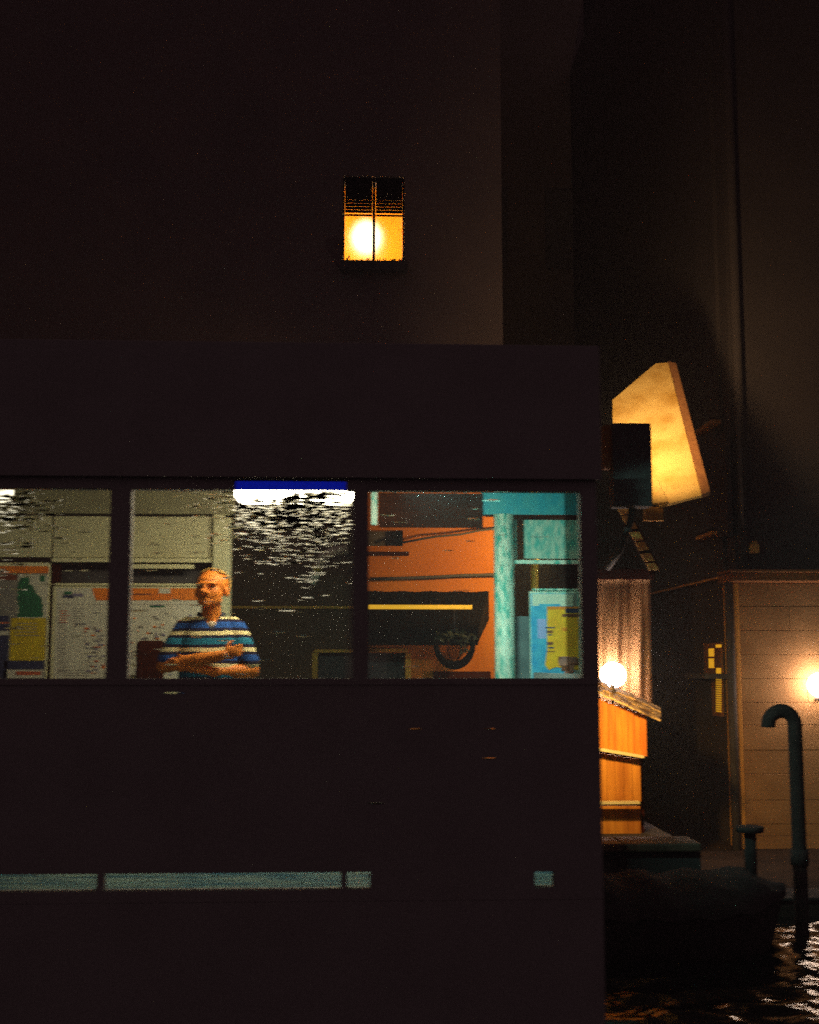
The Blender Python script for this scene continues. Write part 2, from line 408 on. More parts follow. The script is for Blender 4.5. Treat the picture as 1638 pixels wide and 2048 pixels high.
part('rail', lambda b: rbox(b, bx(105), bx(424), YB-.06, YB-.0, bz(1126), bz(1117.5), .004), M['rail'], pont)
part('column', lambda b: rbox(b, bx(426), bx(462), YB-.09, YB+.06, zF, bz(1030), .012), M['cream'], pont)
part('rail', lambda b: rbox(b, bx(262), bx(388), YB-.03, YB-.0, bz(1138), bz(1129), .004), M['rail'], pont)  # not a rail: the lamp's reflection built as a pale strip
# right part under the teal tube
part('column', lambda b: (tube(b, [(bx(1007), YB-.05, zF), (bx(1007), YB-.05, bz(1031,1007))], .075, 20),), M['teal_white'], pont, 'mottled white and teal round column')
part('back_beam', lambda b: (box(b, bx(966), XB, YB-.02, YB+.1, bz(1030,1080), bz(990,1080)+.1)), M['teal_beam'], pont, 'teal painted beam')
part('rail', lambda b: box(b, bx(972), XB, YB-.04, YB-.021, bz(1035,1080), bz(1031,1080)), M['brown_dark'], pont)
part('back_panel', lambda b: (box(b, bx(1050), XB, YB, YB+.04, bz(1117,1080), bz(1040,1080)), box(b, bx(1022), bx(1034), YB, YB+.04, bz(1117,1030), bz(1040,1030))), M['teal_panel'], pont, 'mottled white and teal upper panel')
part('rail', lambda b: rbox(b, bx(1014), bx(1156), YB-.05, YB-.002, bz(1129,1080), bz(1121,1080), .004), M['teal_white'], pont)
part('back_panel', lambda b: box(b, bx(1032), XB, YB+.05, YB+.09, zF, bz(1232,1080)), M['dark_steel'], pont, 'dark lower panel')
part('column', lambda b: box(b, bx(742), bx(754), YB-.02, YB+.05, bz(1050,750), bz(982,750)), M['teal_white'], pont, 'short pale upright beside the hanging board')
# a dark board hung in the back opening
t = thing('hanging_board', 'dark brown board hanging high in the opening above the orange wall', 'board', (bx(860), YB-.02, bz(1055,860)))
part('panel', lambda b: rbox(b, bx(757), bx(966), YB-.04, YB-.01, bz(1056,860), bz(988,860), .005), M['brown_dark'], t)
for p in (790, 930): part('hanger', lambda b: tube(b, [(bx(p), YB-.025, bz(988,860)-.005), (bx(p), YB-.025, zCeil-.002)], .008), M['black'], t)

# ------------------------------------------------------------------ pontoon lamps
def ceiling_lamp(px0, px1, label, mt):
    YL = 7.75
    xa, xb = PY(px0, 985, YL).x, PY(px1, 985, YL).x
    z0, z1 = PY(580, 1001, YL).z, PY(580, 953, YL).z
    t = thing('ceiling_lamp', label, 'lamp', ((xa+xb)/2, YL+.12, z1), 'lamps under the waiting room ceiling')
    part('housing', lambda b: rbox(b, xa+.03, xb-.03, YL+.03, YL+.21, z1+.004, zCeil-.002, .01), M['cream'], t)
    part('diffuser', lambda b: rbox(b, xa, xb, YL, YL+.24, z0, z1, .05, 4), mt, t)
ceiling_lamp(468, 706, 'long bright white lamp above the striped man in the middle window', M['lamp_white'])
ceiling_lamp(-215, 10, 'bright white lamp cut by the left edge above the posters', M['lamp_dim'])
YT = YF+.22
t = thing('tube_lamp', 'thin teal fluorescent tube along the head of the right window', 'lamp', (PY(950,983,YT).x, YT, PY(950,983,YT).z))
zt = PY(950, 978, YT).z
part('tube', lambda b: tube(b, [(PY(742,980,YT).x, YT, zt), (PY(1118,980,YT).x, YT, zt)], .016, 12), M['tube_teal'], t)
part('housing', lambda b: rbox(b, PY(740,980,YT).x, PY(1152,980,YT).x, YT-.04, YT+.04, zt+.02, zCeil-.002, .008), M['dark_steel'], t)
area('tube_light', (PY(905,980,YT).x, YT+.02, zt-.005), (PY(1060,1150,YB).x, YB, zt-.75), (.42,1.0,.84), 26, .6, .05, parent=t, spread=125)

# ------------------------------------------------------------------ posters
def poster(b, Y, patches):
    """patches: photo rectangles laid as paper layers, each a hair proud of the one below"""
    for i, (p, mi, lay) in enumerate(patches):
        x0, x1, z0, z1 = pext(*p, Y); box(b, x0, x1, Y-.001-.0012*lay, Y, z0, z1, mi)
PM = [mat('paper_white', (.66,.62,.50), .6, (.56,.53,.42), 9), mat('paper_orange', (.85,.22,.01), .6, (.75,.17,.01), 12),
      mat('ink_green', (.02,.16,.07), .6, (.015,.11,.05), 22), mat('paper_yellow', (.66,.48,.012), .6, (.58,.40,.010), 8),
      mat('ink_navy', (.03,.035,.09), .6), mat('ink_red', (.50,.10,.04), .6), mat('paper_grey', (.30,.27,.22), .6, (.20,.19,.18), 9, stretch=(1,1,4)),
      mat('ink_grey', (.32,.29,.26), .6), mat('ink_violet', (.22,.19,.30), .6), mat('ink_maroon', (.20,.05,.02), .6), mat('paper_blue', (.03,.28,.52), .5, (.10,.42,.55), 14, lo=.4, hi=.7),
      mat('ink_pink', (.62,.22,.15), .6, (.25,.10,.09), 16), mat('ink_lilac', (.34,.34,.62), .6), mat('advert_yellow', (.95,.42,.008), .6, (.85,.34,.006), 9, lo=.4, hi=.6)]
def text_lines(out, x0, y0, x1, step, n, mi, lay=3, h=1.4, seed=1):
    rr = random.Random(seed)
    for k in range(n):
        y = y0+k*step; x = x0
        end = x1 - rr.random()*(x1-x0)*.35
        while x < end-2:
            wd = rr.uniform(2.5, 8); out.append(((x, y, min(x+wd, end), y+h), mi, lay)); x += wd+1.6
def map_blobs(out, x0, y0, x1, y1, n, seed):
    rr = random.Random(seed)
    for k in range(n):
        x = rr.uniform(x0, x1); y = rr.uniform(y0, y1); wd = rr.uniform(2, 9); h = rr.uniform(1.2, 4)
        out.append(((x, y, x+wd, y+h), rr.choice([7,8,7,8,6,5,1]), 2+k*.06))
YP = YB-.035
# left board
tb = thing('notice_board', 'left board with an orange header, green map and yellow notice', 'notice board', (bx(30), YP, bz(1357)))
part('frame', lambda b: (rbox(b, bx(-190), bx(101), YP, YP+.03, zF+.2, bz(1126.5), .004),), M['rail'], tb)
L = [((-180, 1133, 94, 1360), 6, 0), ((-180, 1132, 97, 1146), 1, 1), ((-180, 1148, 34, 1160), 9, 1), ((36, 1149, 96, 1236), 0, 1)]
rr = random.Random(5)
for k in range(22):                                     # ragged green map
    y = 1155+k*3.6; xr = 58 + min(28, max(0, (k-2)*2.6)) + rr.uniform(-2, 2)
    L.append(((36+rr.uniform(-2,2)+max(0, 2-k)*2, y, xr, y+3.7), 2, 2))
L += [((80,1151,90,1163), 2, 2), ((-180,1231,18,1243), 4, 1), ((-180,1244,18,1247), 5, 1), ((-180,1248,18,1261), 4, 1), ((-180,1262,18,1270), 0, 1), ((-180,1271,16,1357), 4, 1),
      ((8,1322,88,1338), 4, 1), ((6,1340,86,1356), 0, 1), ((32,1343,82,1350), 5, 2)]
text_lines(L, -20, 1168, 30, 5, 10, 7, 1, seed=3)
part('poster', lambda b: poster(b, YP, L), PM, tb)
L2 = [((21, 1236, 91, 1321), 3, 3)]
text_lines(L2, 34, 1246, 78, 6, 2, 7, 4, 1.8, 8); text_lines(L2, 30, 1257, 84, 6.5, 3, 7, 4, 1.8, 9); text_lines(L2, 60, 1315, 84, 5, 1, 7, 4, 1.2, 9)
part('notice', lambda b: poster(b, YP, L2), PM, tb, 'yellow notice sheet')
# map board
tm = thing('map_board', 'white route map board with an orange banner behind the striped man', 'map board', (bx(255), YP, bz(1357)))
part('frame', lambda b: (rbox(b, bx(108), bx(404), YP, YP+.03, zF+.25, bz(1173), .004), rbox(b, bx(113), bx(400), YP-.014, YP+.02, bz(1172.5), bz(1167.5), .003)), M['rail'], tm)
L3 = [((110, 1176, 402, 1364), 0, 0), ((128,1183,143,1189), 2, 2), ((126,1190,148,1196), 4, 2), ((146,1187,166,1193), 8, 2),
      ((300, 1211, 330, 1214.5), 2, 2), ((306,1210,322,1212), 4, 3), ((112,1208.5,398,1209.4), 7, 1)]
text_lines(L3, 146, 1216, 172, 5, 8, 7, 2, 1.6, 4); text_lines(L3, 119, 1221, 140, 4.6, 6, 5, 2, 1.7, 5); text_lines(L3, 116, 1245, 136, 4.2, 24, 7, 2, 1.2, 6)
text_lines(L3, 150, 1248, 182, 4, 1, 4, 2, 1.5, 2); text_lines(L3, 186, 1225, 214, 4, 1, 4, 2, 1.4, 2); text_lines(L3, 116, 1340, 200, 5, 3, 7, 2, 1.0, 7)
map_blobs(L3, 166, 1252, 208, 1345, 60, 11); map_blobs(L3, 258, 1222, 400, 1350, 110, 12)
part('poster', lambda b: poster(b, YP, L3), PM, tm)
def banner(b):
    pts = [PY(x, y, YP-.002) for x, y in ((184,1176.5),(402,1176.5),(402,1200.5),(192,1200.5))]
    prism(b, pts, (0,-.0015,0), 0)
    x0, x1, z0, z1 = pext(318,1177,341,1187,YP-.0036); box(b, x0, x1, YP-.0052, YP-.0037, z0, z1, 1)
    x0, x1, z0, z1 = pext(262,1187,303,1190,YP-.0036); box(b, x0, x1, YP-.0046, YP-.0037, z0, z1, 2)
part('banner', banner, [PM[1], PM[0], PM[9]], tm, 'orange banner across the top')
# advert on the right
ta = thing('advert_board', 'blue and yellow advertising board on the right behind the glass', 'advert board', (bx(1110), YP, bz(1357)))
part('frame', lambda b: (rbox(b, bx(1058), bx(1170), YP, YP+.03, zF+.2, bz(1183,1110), .004), rbox(b, bx(1063), bx(1153), YP-.02, YP+.02, bz(1182,1110), bz(1178,1110), .003)), M['teal_white'], ta)
L4 = [((1062,1187,1152,1360), 10, 0), ((1064,1188,1149,1212), 0, 1), ((1075,1238,1092,1277), 12, 1), ((1078,1208,1120,1216), 10, 2), ((1148,1186,1156,1360), 7, 1)]
part('poster', lambda b: poster(b, YP, L4), PM, ta)
def sheet(b):
    Ys = YP-.004
    pts = [PY(x, y, Ys) for x, y in ((1094,1213),(1157,1213),(1157,1340),(1130,1336),(1112,1334),(1097,1340),(1090,1330),(1094,1300))]
    prism(b, pts, (0,-.0015,0), 0)
    def pp(p, mi, lay): x0, x1, z0, z1 = pext(*p, Ys); box(b, x0, x1, Ys-.0016-.0012*lay, Ys-.0015, z0, z1, mi)
    pp((1094,1213,1157,1219), 1, 1); pp((1130,1217,1157,1226), 2, 2); pp((1124,1228,1157,1234), 3, 2)
    for x0, y0, x1, y1, mi in ((1091,1254,1110,1256.5,2),(1093,1261,1106,1266,3),(1096,1268,1104,1271,2),(1094,1284,1106,1290,3),(1096,1294,1108,1297,2),(1124,1255,1134,1262,1),(1093,1302,1110,1304,3)):
        pp((x0,y0,x1,y1), mi, 1)
    r2 = random.Random(4)
    for k in range(16):
        a = r2.uniform(0, 6.28); d = r2.random()**.5
        x = 1136+math.cos(a)*d*20; y = 1334+math.sin(a)*d*24
        pp((x-8, y-6, min(1157, x+8), y+6), 4 if r2.random() < .65 else 3, 2+k*.3)
part('poster', sheet, [PM[13], PM[1], PM[4], PM[9], PM[11]], ta, 'torn yellow sheet with a dark pink shape')
# dark seat back and little box left of the man
ts = thing('seat', 'dark brown high backed seat left of the striped man', 'seat', (bx(300,1320), YB-.35, zF))
def sbk(b):
    x0, x1, z0, z1 = pext(270, 1281, 326, 1420, 8.85); rbox(b, x0, x1, 8.85, 8.91, z0, z1, .025, 3)
part('backrest', sbk, M['brown_dark'], ts)
x0, x1, z0, z1 = pext(270, 1281, 326, 1420, 8.85)
part('seat_pad', lambda b: rbox(b, x0, x1, 8.45, 8.84, zF+.42, zF+.47, .02, 3), M['brown_dark'], ts)
for lx in (x0+.03, x1-.03):
    for ly in (8.5, 8.88):
        part('leg', lambda b: tube(b, [(lx, ly, zF), (lx, ly, zF+.419 if ly < 8.6 else z0+.02)], .014), M['black'], ts)
def bins(b):
    x0, x1, z0, z1 = pext(247, 1333, 268, 1356, 8.9); rbox(b, x0, x1, 8.9, 9.05, zF, z0+.02, .006)
tn = thing('small_bin', 'small pale bin with a white rim beside the dark seat', 'bin', (PY(257,1345,8.9).x, 9.0, zF))
part('body', bins, M['beam'], tn)
part('rim', lambda b: pbox(b, 246, 1329, 269, 1332.5, 8.89, .17), M['rail'], tn)

# ------------------------------------------------------------------ the man
YM = 8.15
zman = zF
mx = PY(420, 1300, YM).x
S = 1.0
man = thing('person', 'balding man in a striped polo shirt standing with arms crossed', 'person', (mx, YM, zman))
def blob_mesh(build, vox, smooth=4, name='m'):
    b = bmesh.new(); build(b)
    me = bpy.data.meshes.new(name); b.to_mesh(me); b.free()
    o = bpy.data.objects.new('tmp', me); COL.objects.link(o)
    r = o.modifiers.new('r', 'REMESH'); r.mode = 'VOXEL'; r.voxel_size = vox; r.use_smooth_shade = True
    s = o.modifiers.new('s', 'SMOOTH'); s.iterations = smooth; s.factor = .5
    dg = bpy.context.evaluated_depsgraph_get(); dg.update()
    out = bpy.data.meshes.new_from_object(o.evaluated_get(dg)); out.name = name
    bpy.data.objects.remove(o); bpy.data.meshes.remove(me)
    out.polygons.foreach_set('use_smooth', [True]*len(out.polygons))
    return out
def limb(b, pts, rs):
    P = [Vector(p) for p in pts]; pp = []; rr = []
    for i in range(len(P)-1):
        for k in range(8):
            t = k/8; pp.append(P[i].lerp(P[i+1], t)); rr.append(rs[i]*(1-t)+rs[i+1]*t)
    pp.append(P[-1]); rr.append(rs[-1])
    tube(b, pp, rr, 14)
    for p, r in ((P[0], rs[0]), (P[-1], rs[-1])): ellip(b, p, (r,)*3, u=14, v=10)
    for p, r in list(zip(P, rs))[1:-1]: ellip(b, p, (r*1.01,)*3, u=14, v=10)
def trunk(b, rings):
    K = 28; prev = None
    for i, (z, wx, dy, cy) in enumerate(rings):
        ring = []
        for k in range(K):
            a = 2*math.pi*k/K; ca, sa = math.cos(a), math.sin(a)
            e = .82
            ring.append(b.verts.new((wx*math.copysign(abs(ca)**e, ca), cy+dy*math.copysign(abs(sa)**e, sa), z)))
        if prev:
            for k in range(K): b.faces.new((prev[k], prev[(k+1) % K], ring[(k+1) % K], ring[k]))
        else: b.faces.new(ring[::-1])
        prev = ring
    b.faces.new(prev)
HEAD = Matrix.Translation((.0, -.025, 1.572)) @ Matrix.Rotation(R(-17), 4, 'Z') @ Matrix.Rotation(R(-6), 4, 'X')
HEAD = HEAD @ Matrix.Diagonal((1.40, 1.10, 1.07, 1))
HR = Matrix.Rotation(R(-17), 3, 'Z') @ Matrix.Rotation(R(-6), 3, 'X')
def hp(x, y, z): return HEAD @ Vector((x, y, z))
def head(b):
    e = lambda c, r: ellip(b, hp(*c), (r[0]*1.40, r[1]*1.10, r[2]*1.07), HR)
    e((0, .018, .150), (.079, .100, .092))        # cranium
    e((0, -.030, .085), (.066, .070, .082))       # face
    e((0, -.040, .035), (.052, .056, .036))       # jaw
    e((0, -.082, .018), (.026, .022, .022))       # chin
    e((.036, -.022, .052), (.026, .052, .036)); e((-.036, -.022, .052), (.026, .052, .036))
    e((0, -.086, .137), (.056, .024, .012))       # brow
    e((0, -.045, .150), (.058, .052, .050))       # forehead
    e((0, -.062, .056), (.042, .032, .032))       # muzzle
    e((0, -.100, .112), (.011, .016, .030)); e((0, -.122, .086), (.018, .026, .018)); e((.013, -.102, .080), (.010, .014, .010)); e((-.013, -.102, .080), (.010, .014, .010))
    for s in (1, -1):
        e((s*.034, -.056, .088), (.024, .030, .032))    # cheek
        e((s*.081, .012, .100), (.010, .022, .034))     # ear
    e((0, -.092, .061), (.024, .010, .006)); e((0, -.090, .043), (.019, .012, .007))
    limb(b, [(0, .012, 1.44), hp(0, .01, .05)], [.072, .066])
def hand(b, wrist, d, up, side, curl=.5):
    """palm + four fingers + thumb; d: along the fingers, up: back of hand normal, side: towards the thumb"""
    d, up, side = Vector(d).normalized(), Vector(up).normalized(), Vector(side).normalized(); w = Vector(wrist)
    rot = Matrix((side, d, up)).transposed()
    ellip(b, w+d*.05, (.040, .055, .017), rot)
    for i, (o, ln) in enumerate(((.030, .068), (.010, .076), (-.010, .070), (-.029, .055))):
        p0 = w+d*.088+side*o; c = curl*(1+.12*i)
        d1 = (d*math.cos(c*.5)-up*math.sin(c*.5)); d2 = (d*math.cos(c*1.3)-up*math.sin(c*1.3)); d3 = (d*math.cos(c*2)-up*math.sin(c*2))
        p1 = p0+d1*ln*.45; p2 = p1+d2*ln*.32; p3 = p2+d3*ln*.23
        limb(b, [p0, p1, p2, p3], [.0098, .0092, .0085, .0075])
    t0 = w+d*.022+side*.028; t1 = t0+(side*.75+d*.6-up*.2).normalized()*.042; t2 = t1+(d*.9+side*.3-up*.3).normalized()*.03
    limb(b, [t0, t1, t2], [.014, .0115, .009])
LE, RE = Vector((.300, -.045, 1.175)), Vector((-.305, -.055, 1.205))    # elbows (+x is on the right in the picture)
LS, RS = Vector((.182, .004, 1.435)), Vector((-.182, .004, 1.435))
def body(b):
    head(b)
    trunk(b, [(.93,.165,.115,.0),(1.05,.165,.118,-.01),(1.2,.175,.115,-.01),(1.35,.18,.105,0),(1.45,.165,.085,.005),(1.50,.10,.065,.01)])
    limb(b, [RS, RE, (-.06,-.185,1.245), (.12,-.215,1.275)], [.055, .047, .042, .031])
    hand(b, (.12,-.215,1.275), (.95,-.05,.28), (.1,-1,.1), (-.25,0,1), .75)
    limb(b, [LS, LE, (.05,-.155,1.165), (-.13,-.16,1.20)], [.055, .047, .040, .030])
    hand(b, (-.13,-.16,1.20), (-1,.12,.15), (0,-1,.1), (.1,0,1), .55)
    for s in (1, -1):
        limb(b, [(s*.09, 0, .95), (s*.105, -.01, .50), (s*.11, .015, .10)], [.085, .055, .040])
        ellip(b, (s*.115, -.05, .05), (.042, .12, .04))
T = Matrix.Translation(man.location) @ Matrix.Diagonal((.93, 1, 1, 1))
def mobj(name, me, m, parent=man):
    me.transform(T); return obj(name, me, m, parent)
mobj('body', blob_mesh(body, .0055, 4, 'body'), M['skin'])
def shirt(b):
    trunk(b, [(.90,.205,.150,-.012),(1.02,.213,.165,-.02),(1.15,.212,.165,-.02),(1.28,.212,.145,-.008),(1.38,.205,.128,0),(1.44,.185,.112,.004),(1.49,.145,.095,.008),(1.525,.105,.085,.010),(1.55,.085,.078,.008)])
    for sg in (1, -1): limb(b, [(sg*.07, .012, 1.53), (sg*.125, .010, 1.492), (sg*.178, .004, 1.455)], [.05, .052, .058])
    for Sh, El in ((LS, LE), (RS, RE)):
        E2 = Sh.lerp(El, .80)
        limb(b, [Sh+Vector((0,0,-.005)), Sh.lerp(El, .4)+Vector((0,-.005,0)), E2], [.076, .076, .070])
shirt_me = blob_mesh(shirt, .0055, 8, 'polo_shirt')
bb = bmesh.new(); bb.from_mesh(shirt_me)                 # open v-neck
kill = [v for v in bb.verts if (v.co.z > 1.526 and abs(v.co.x) < .2) or (v.co.y < .0 and v.co.z > 1.440+abs(v.co.x-.02)*1.6 and abs(v.co.x-.02) < .075)]
bmesh.ops.delete(bb, geom=kill, context='VERTS'); [bmesh.ops.smooth_vert(bb, verts=[v for v in bb.verts if any(e.is_boundary for e in v.link_edges)], factor=.5, use_axis_x=True, use_axis_y=True, use_axis_z=True) for _ in range(14)]; bb.to_mesh(shirt_me); bb.free()
mobj('polo_shirt', shirt_me, M['stripe'])
def coll(b):
    pts = []
    for k in range(25):
        a = -math.pi/2 + 2*math.pi*k/24
        fr = max(0, -math.sin(a))
        pts.append((.02*fr+.088*math.cos(a)*(1-.25*fr), .012+.080*math.sin(a)*(1+.32*fr), 1.538-.098*fr**2.2))
    tube(b, pts, .015, 8, caps=False)
mobj('collar', (lambda: (lambda b: (coll(b), (lambda me: (b.to_mesh(me), b.free(), me)[2])(bpy.data.meshes.new('collar')))[1])(bmesh.new()))(), M['trouser'])
bq = bmesh.new(); ellip(bq, (.02,-.080,1.458), (.036,.016,.034)); mq = bpy.data.meshes.new('undershirt'); bq.to_mesh(mq); bq.free(); mobj('undershirt', mq, M['collar'])
def trousers(b):
    trunk(b, [(.86,.18,.125,0),(.95,.185,.13,-.005),(1.02,.18,.13,-.01)])
    for s in (1, -1): limb(b, [(s*.092,0,.88),(s*.107,-.01,.5),(s*.113,.015,.07)], [.098,.078,.066])
mobj('trousers', blob_mesh(trousers, .009, 4, 'trousers'), M['trouser'])
for s in (1, -1):
    bq = bmesh.new(); ellip(bq, (s*.115,-.05,.045), (.05,.135,.052)); box(bq, s*.115-.045, s*.115+.045, -.17, .07, .002, .02)
    mq = bpy.data.meshes.new('shoe'); bq.to_mesh(mq); bq.free(); mobj('shoe', mq, M['shoe'])
    bq = bmesh.new(); ellip(bq, hp(s*.031,-.079,.118), (.013,.012,.009), HR); mq = bpy.data.meshes.new('eye'); bq.to_mesh(mq); bq.free(); mobj('eye', mq, M['eye'])
def hair():
    b = bmesh.new(); res = bmesh.ops.create_uvsphere(b, u_segments=48, v_segments=32, radius=1)
    kill = [v for v in b.verts if not ((v.co.y > -.05 and v.co.z > -.55) or (v.co.z > .60 and v.co.y > -.58+.16*noise.noise(v.co*5)))]
    bmesh.ops.delete(b, geom=kill, context='VERTS')
    for v in b.verts:
        k = 1+.03*noise.noise(v.co*7)
        v.co = hp(v.co.x*.0835*k, .018+v.co.y*.105*k, .149+v.co.z*.0955*k)
    bmesh.ops.solidify(b, geom=b.faces[:], thickness=-.008)
    for f in b.faces: f.smooth = True
    m = bpy.data.meshes.new('hair'); b.to_mesh(m); b.free(); return m
mobj('hair', hair(), M['hair'])

# ------------------------------------------------------------------ ochre palace across the quay
YPal = 14.0
px_ = lambda px, py=1200: PY(px, py, YPal).x
pz_ = lambda py, px=850: PY(px, py, YPal).z
pal = thing('ochre_palace', 'tall ochre house behind the boat stop with one lit upper window', 'building', (-3, YPal+2, ZQ))
wx0, wx1, wz0, wz1 = pext(686, 352, 809, 523, YPal)
sx0, sx1, sz0, sz1 = pext(636, 1306, 810, 1420, YPal)
u0, u1, uz0, uz1 = pext(690, 1060, 806, 1092, YPal)
ZMID = pz_(860)
M['upper'] = mat('shaded_upper_plaster', (.135,.10,.095), .9, (.16,.115,.105), 1.5, bump=.2, bscale=25)  # ochre wall higher up, night darkness put into the colour
def palu(b):
    holes_wall(b, -14, PY(1005, 600, YPal).x, ZMID+.12, 13.5, [(wx0, wx1, wz0, wz1)], lambda u, v, d: (u, YPal+d, v), .35)
def palw(b):
    holes_wall(b, px_(719), PY(1005, 600, YPal).x, ZQ, ZMID, [(sx0, sx1, ZQ+.2, sz1), (u0, u1, uz0, uz1)], lambda u, v, d: (u, YPal+d, v), .35)
part('wall', palw, M['ochre'], pal)
M['olive'] = mat('shaded_ochre_plaster', (.085,.048,.022), .9, (.12,.06,.022), 2.2, bump=.3, bscale=20, lo=.35, hi=.65)  # same ochre wall, lamp falloff put into a darker colour
def pall(b):
    holes_wall(b, -14, px_(719)-.002, ZQ, ZMID, [(sx0, px_(719)+1, ZQ+.2, sz1)], lambda u, v, d: (u, YPal+d, v), .35)
part('wall', pall, M['olive'], pal, 'ochre ground floor left of the pier with shade put into its colour')
part('ledge', lambda b: pbox(b, 440, 1212, 707, 1217, YPal-.08, .076), M['ochre_trim'], pal)
part('lintel', lambda b: pbox(b, 628, 1299, 707, 1305, YPal-.08, .076), M['ochre_trim'], pal)
part('door_surround', lambda b: pbox(b, 624, 1306, 635, 1420, YPal-.04, .036), M['ochre_trim'], pal)
part('wall', palu, M['upper'], pal, 'upper storeys with night darkness put into their colour')
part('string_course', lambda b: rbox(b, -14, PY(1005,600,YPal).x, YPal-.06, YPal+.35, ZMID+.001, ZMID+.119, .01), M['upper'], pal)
part('wall', lambda b: box(b, PY(1005,600,YPal).x-.3, PY(1005,600,YPal).x-.002, YPal+.352, 22, ZQ, 13.5), M['ochre'], pal)
part('roof', lambda b: prism(b, [(-14.3, YPal-.5, 13.5), (-14.3, 18, 15.2), (-14.3, 22.5, 13.5)], (14.6+PY(1005,600,YPal).x, 0, 0)), M['brown_dark'], pal)
# lit room behind the upper window
M['room'] = mat('amber_wallpaper', (.95,.47,.012), .9, (.90,.43,.010), 6)
part('room', lambda b: (box(b, wx0-.5, wx1+.5, YPal+1.15, YPal+1.2, wz0-.4, wz1+.3), box(b, wx0-.55, wx0-.5, YPal+.352, YPal+1.2, wz0-.4, wz1+.3),
     box(b, wx1+.5, wx1+.55, YPal+.352, YPal+1.2, wz0-.4, wz1+.3), box(b, wx0-.55, wx1+.55, YPal+.352, YPal+1.2, wz1+.301, wz1+.35), box(b, wx0-.55, wx1+.55, YPal+.352, YPal+1.2, wz0-.45, wz0-.401)), M['room'], pal)
wmid = PY(748, 470, YPal).x
wf = part('window', lambda b: (box(b, wx0, wx0+.018, YPal+.08, YPal+.14, wz0, wz1), box(b, wx1-.018, wx1, YPal+.08, YPal+.14, wz0, wz1), box(b, wmid-.016, wmid+.016, YPal+.08, YPal+.14, wz0+.019, wz1-.019),
     box(b, wx0+.019, wx1-.019, YPal+.08, YPal+.14, wz0, wz0+.018), box(b, wx0+.019, wx1-.019, YPal+.08, YPal+.14, wz1-.018, wz1)), M['awning_dark'], pal, 'lit amber window with a half lowered blind')
part('pane', lambda b: (box(b, wx0+.018, wmid-.016, YPal+.105, YPal+.109, wz0+.018, wz1-.018), box(b, wmid+.016, wx1-.018, YPal+.105, YPal+.109, wz0+.018, wz1-.018)), M['frost'], wf)
def blind(b):
    zb = PY(748, 430, YPal).z; n = 12; st = (wz1-zb)/n
    for k in range(n):
        z = zb+k*st
        for (xa, xb) in ((wx0+.022, wmid-.02), (wmid+.02, wx1-.022)):
            tilt = .30 if k else .05
            a = (xa, YPal+.045, z); c = (xb, YPal+.045, z)
            hgt = st*(.84+.16*k/n) if k > 0 else st*.55
            pts = [(xa, YPal+.056, z+.004), (xa, YPal+.050, z+.004+hgt), (xa, YPal+.054, z+.004+hgt), (xa, YPal+.060, z+.004)]
            prism(b, pts, (xb-xa, 0, 0))
part('blind', blind, M['awning_dark'], wf)
ep = PY(733, 475, YPal+.62)
gl = thing('room_lantern', 'glowing round lantern inside the lit amber upper window', 'lamp', ep)
part('globe', lambda b: ellip(b, ep, (.17,.17,.19)), emis('lantern_paper', (1.0,.80,.46), 34.0), gl)
part('cord', lambda b: tube(b, [ep+Vector((0,0,.19)), (ep.x, ep.y, wz1+.30)], .006), M['black'], gl)
# plants on that window sill
def sillplants(b):
    r2 = random.Random(2)
    for k in range(150):
        x = r2.uniform(wx0-.02, wx1+.02); e = abs((x-(wx0+wx1)/2)/((wx1-wx0)/2))
        z = wz0-.03+r2.random()*(.03+.045*max(0, e-.62)/.38)+.0
        q = Vector((x, YPal-.05+r2.uniform(-.06,.06), z)); s = r2.uniform(.012, .028)
        n1 = Vector((r2.uniform(-1,1), r2.uniform(-1,1), r2.uniform(-1,1))).normalized(); n2 = n1.orthogonal().normalized()
        b.faces.new([b.verts.new(q+n1*s), b.verts.new(q+n2*s*.5), b.verts.new(q-n1*s), b.verts.new(q-n2*s*.5)])
tpl = thing('window_box', 'dark plant trough on the sill of the lit amber window', 'plant', ((wx0+wx1)/2, YPal-.05, wz0-.14))
part('trough', lambda b: rbox(b, wx0-.03, wx1+.03, YPal-.14, YPal-.004, wz0-.14, wz0-.03, .01), M['black'], tpl)
part('foliage', sillplants, M['leaf'], tpl)
# ground storey: dark shop opening, upper small window, ledges
part('shop_window', lambda b: box(b, sx0-.02, sx1+.02, YPal+.2, YPal+.24, ZQ+.2, sz1+.02), M['black'], pal)
part('window', lambda b: box(b, u0-.02, u1+.02, YPal+.15, YPal+.2, uz0-.02, uz1+.02), M['black'], pal, 'dark small window')
part('lintel', lambda b: pbox(b, 731, 1297, 816, 1304.5, YPal-.09, .085), M['ochre_trim'], pal)
part('sill', lambda b: pbox(b, 690, 1103, 818, 1110, YPal-.1, .095), M['brown_dark'], pal)
part('door_surround', lambda b: pbox(b, 811, 1306, 822, 1420, YPal-.04, .035), M['ochre_trim'], pal)
part('pier', lambda b: rbox(b, px_(709), px_(729), YPal-.95, YPal-.003, ZQ+.002, pz_(985), .01), M['upper'], pal, 'unseen pier added to shade the wall on its left')  # added out of view to block the sodium light leftwards
part('plinth', lambda b: pbox(b, 868, 1343, 982, 1500, YPal-.16, .155), M['brown_dark'], pal)
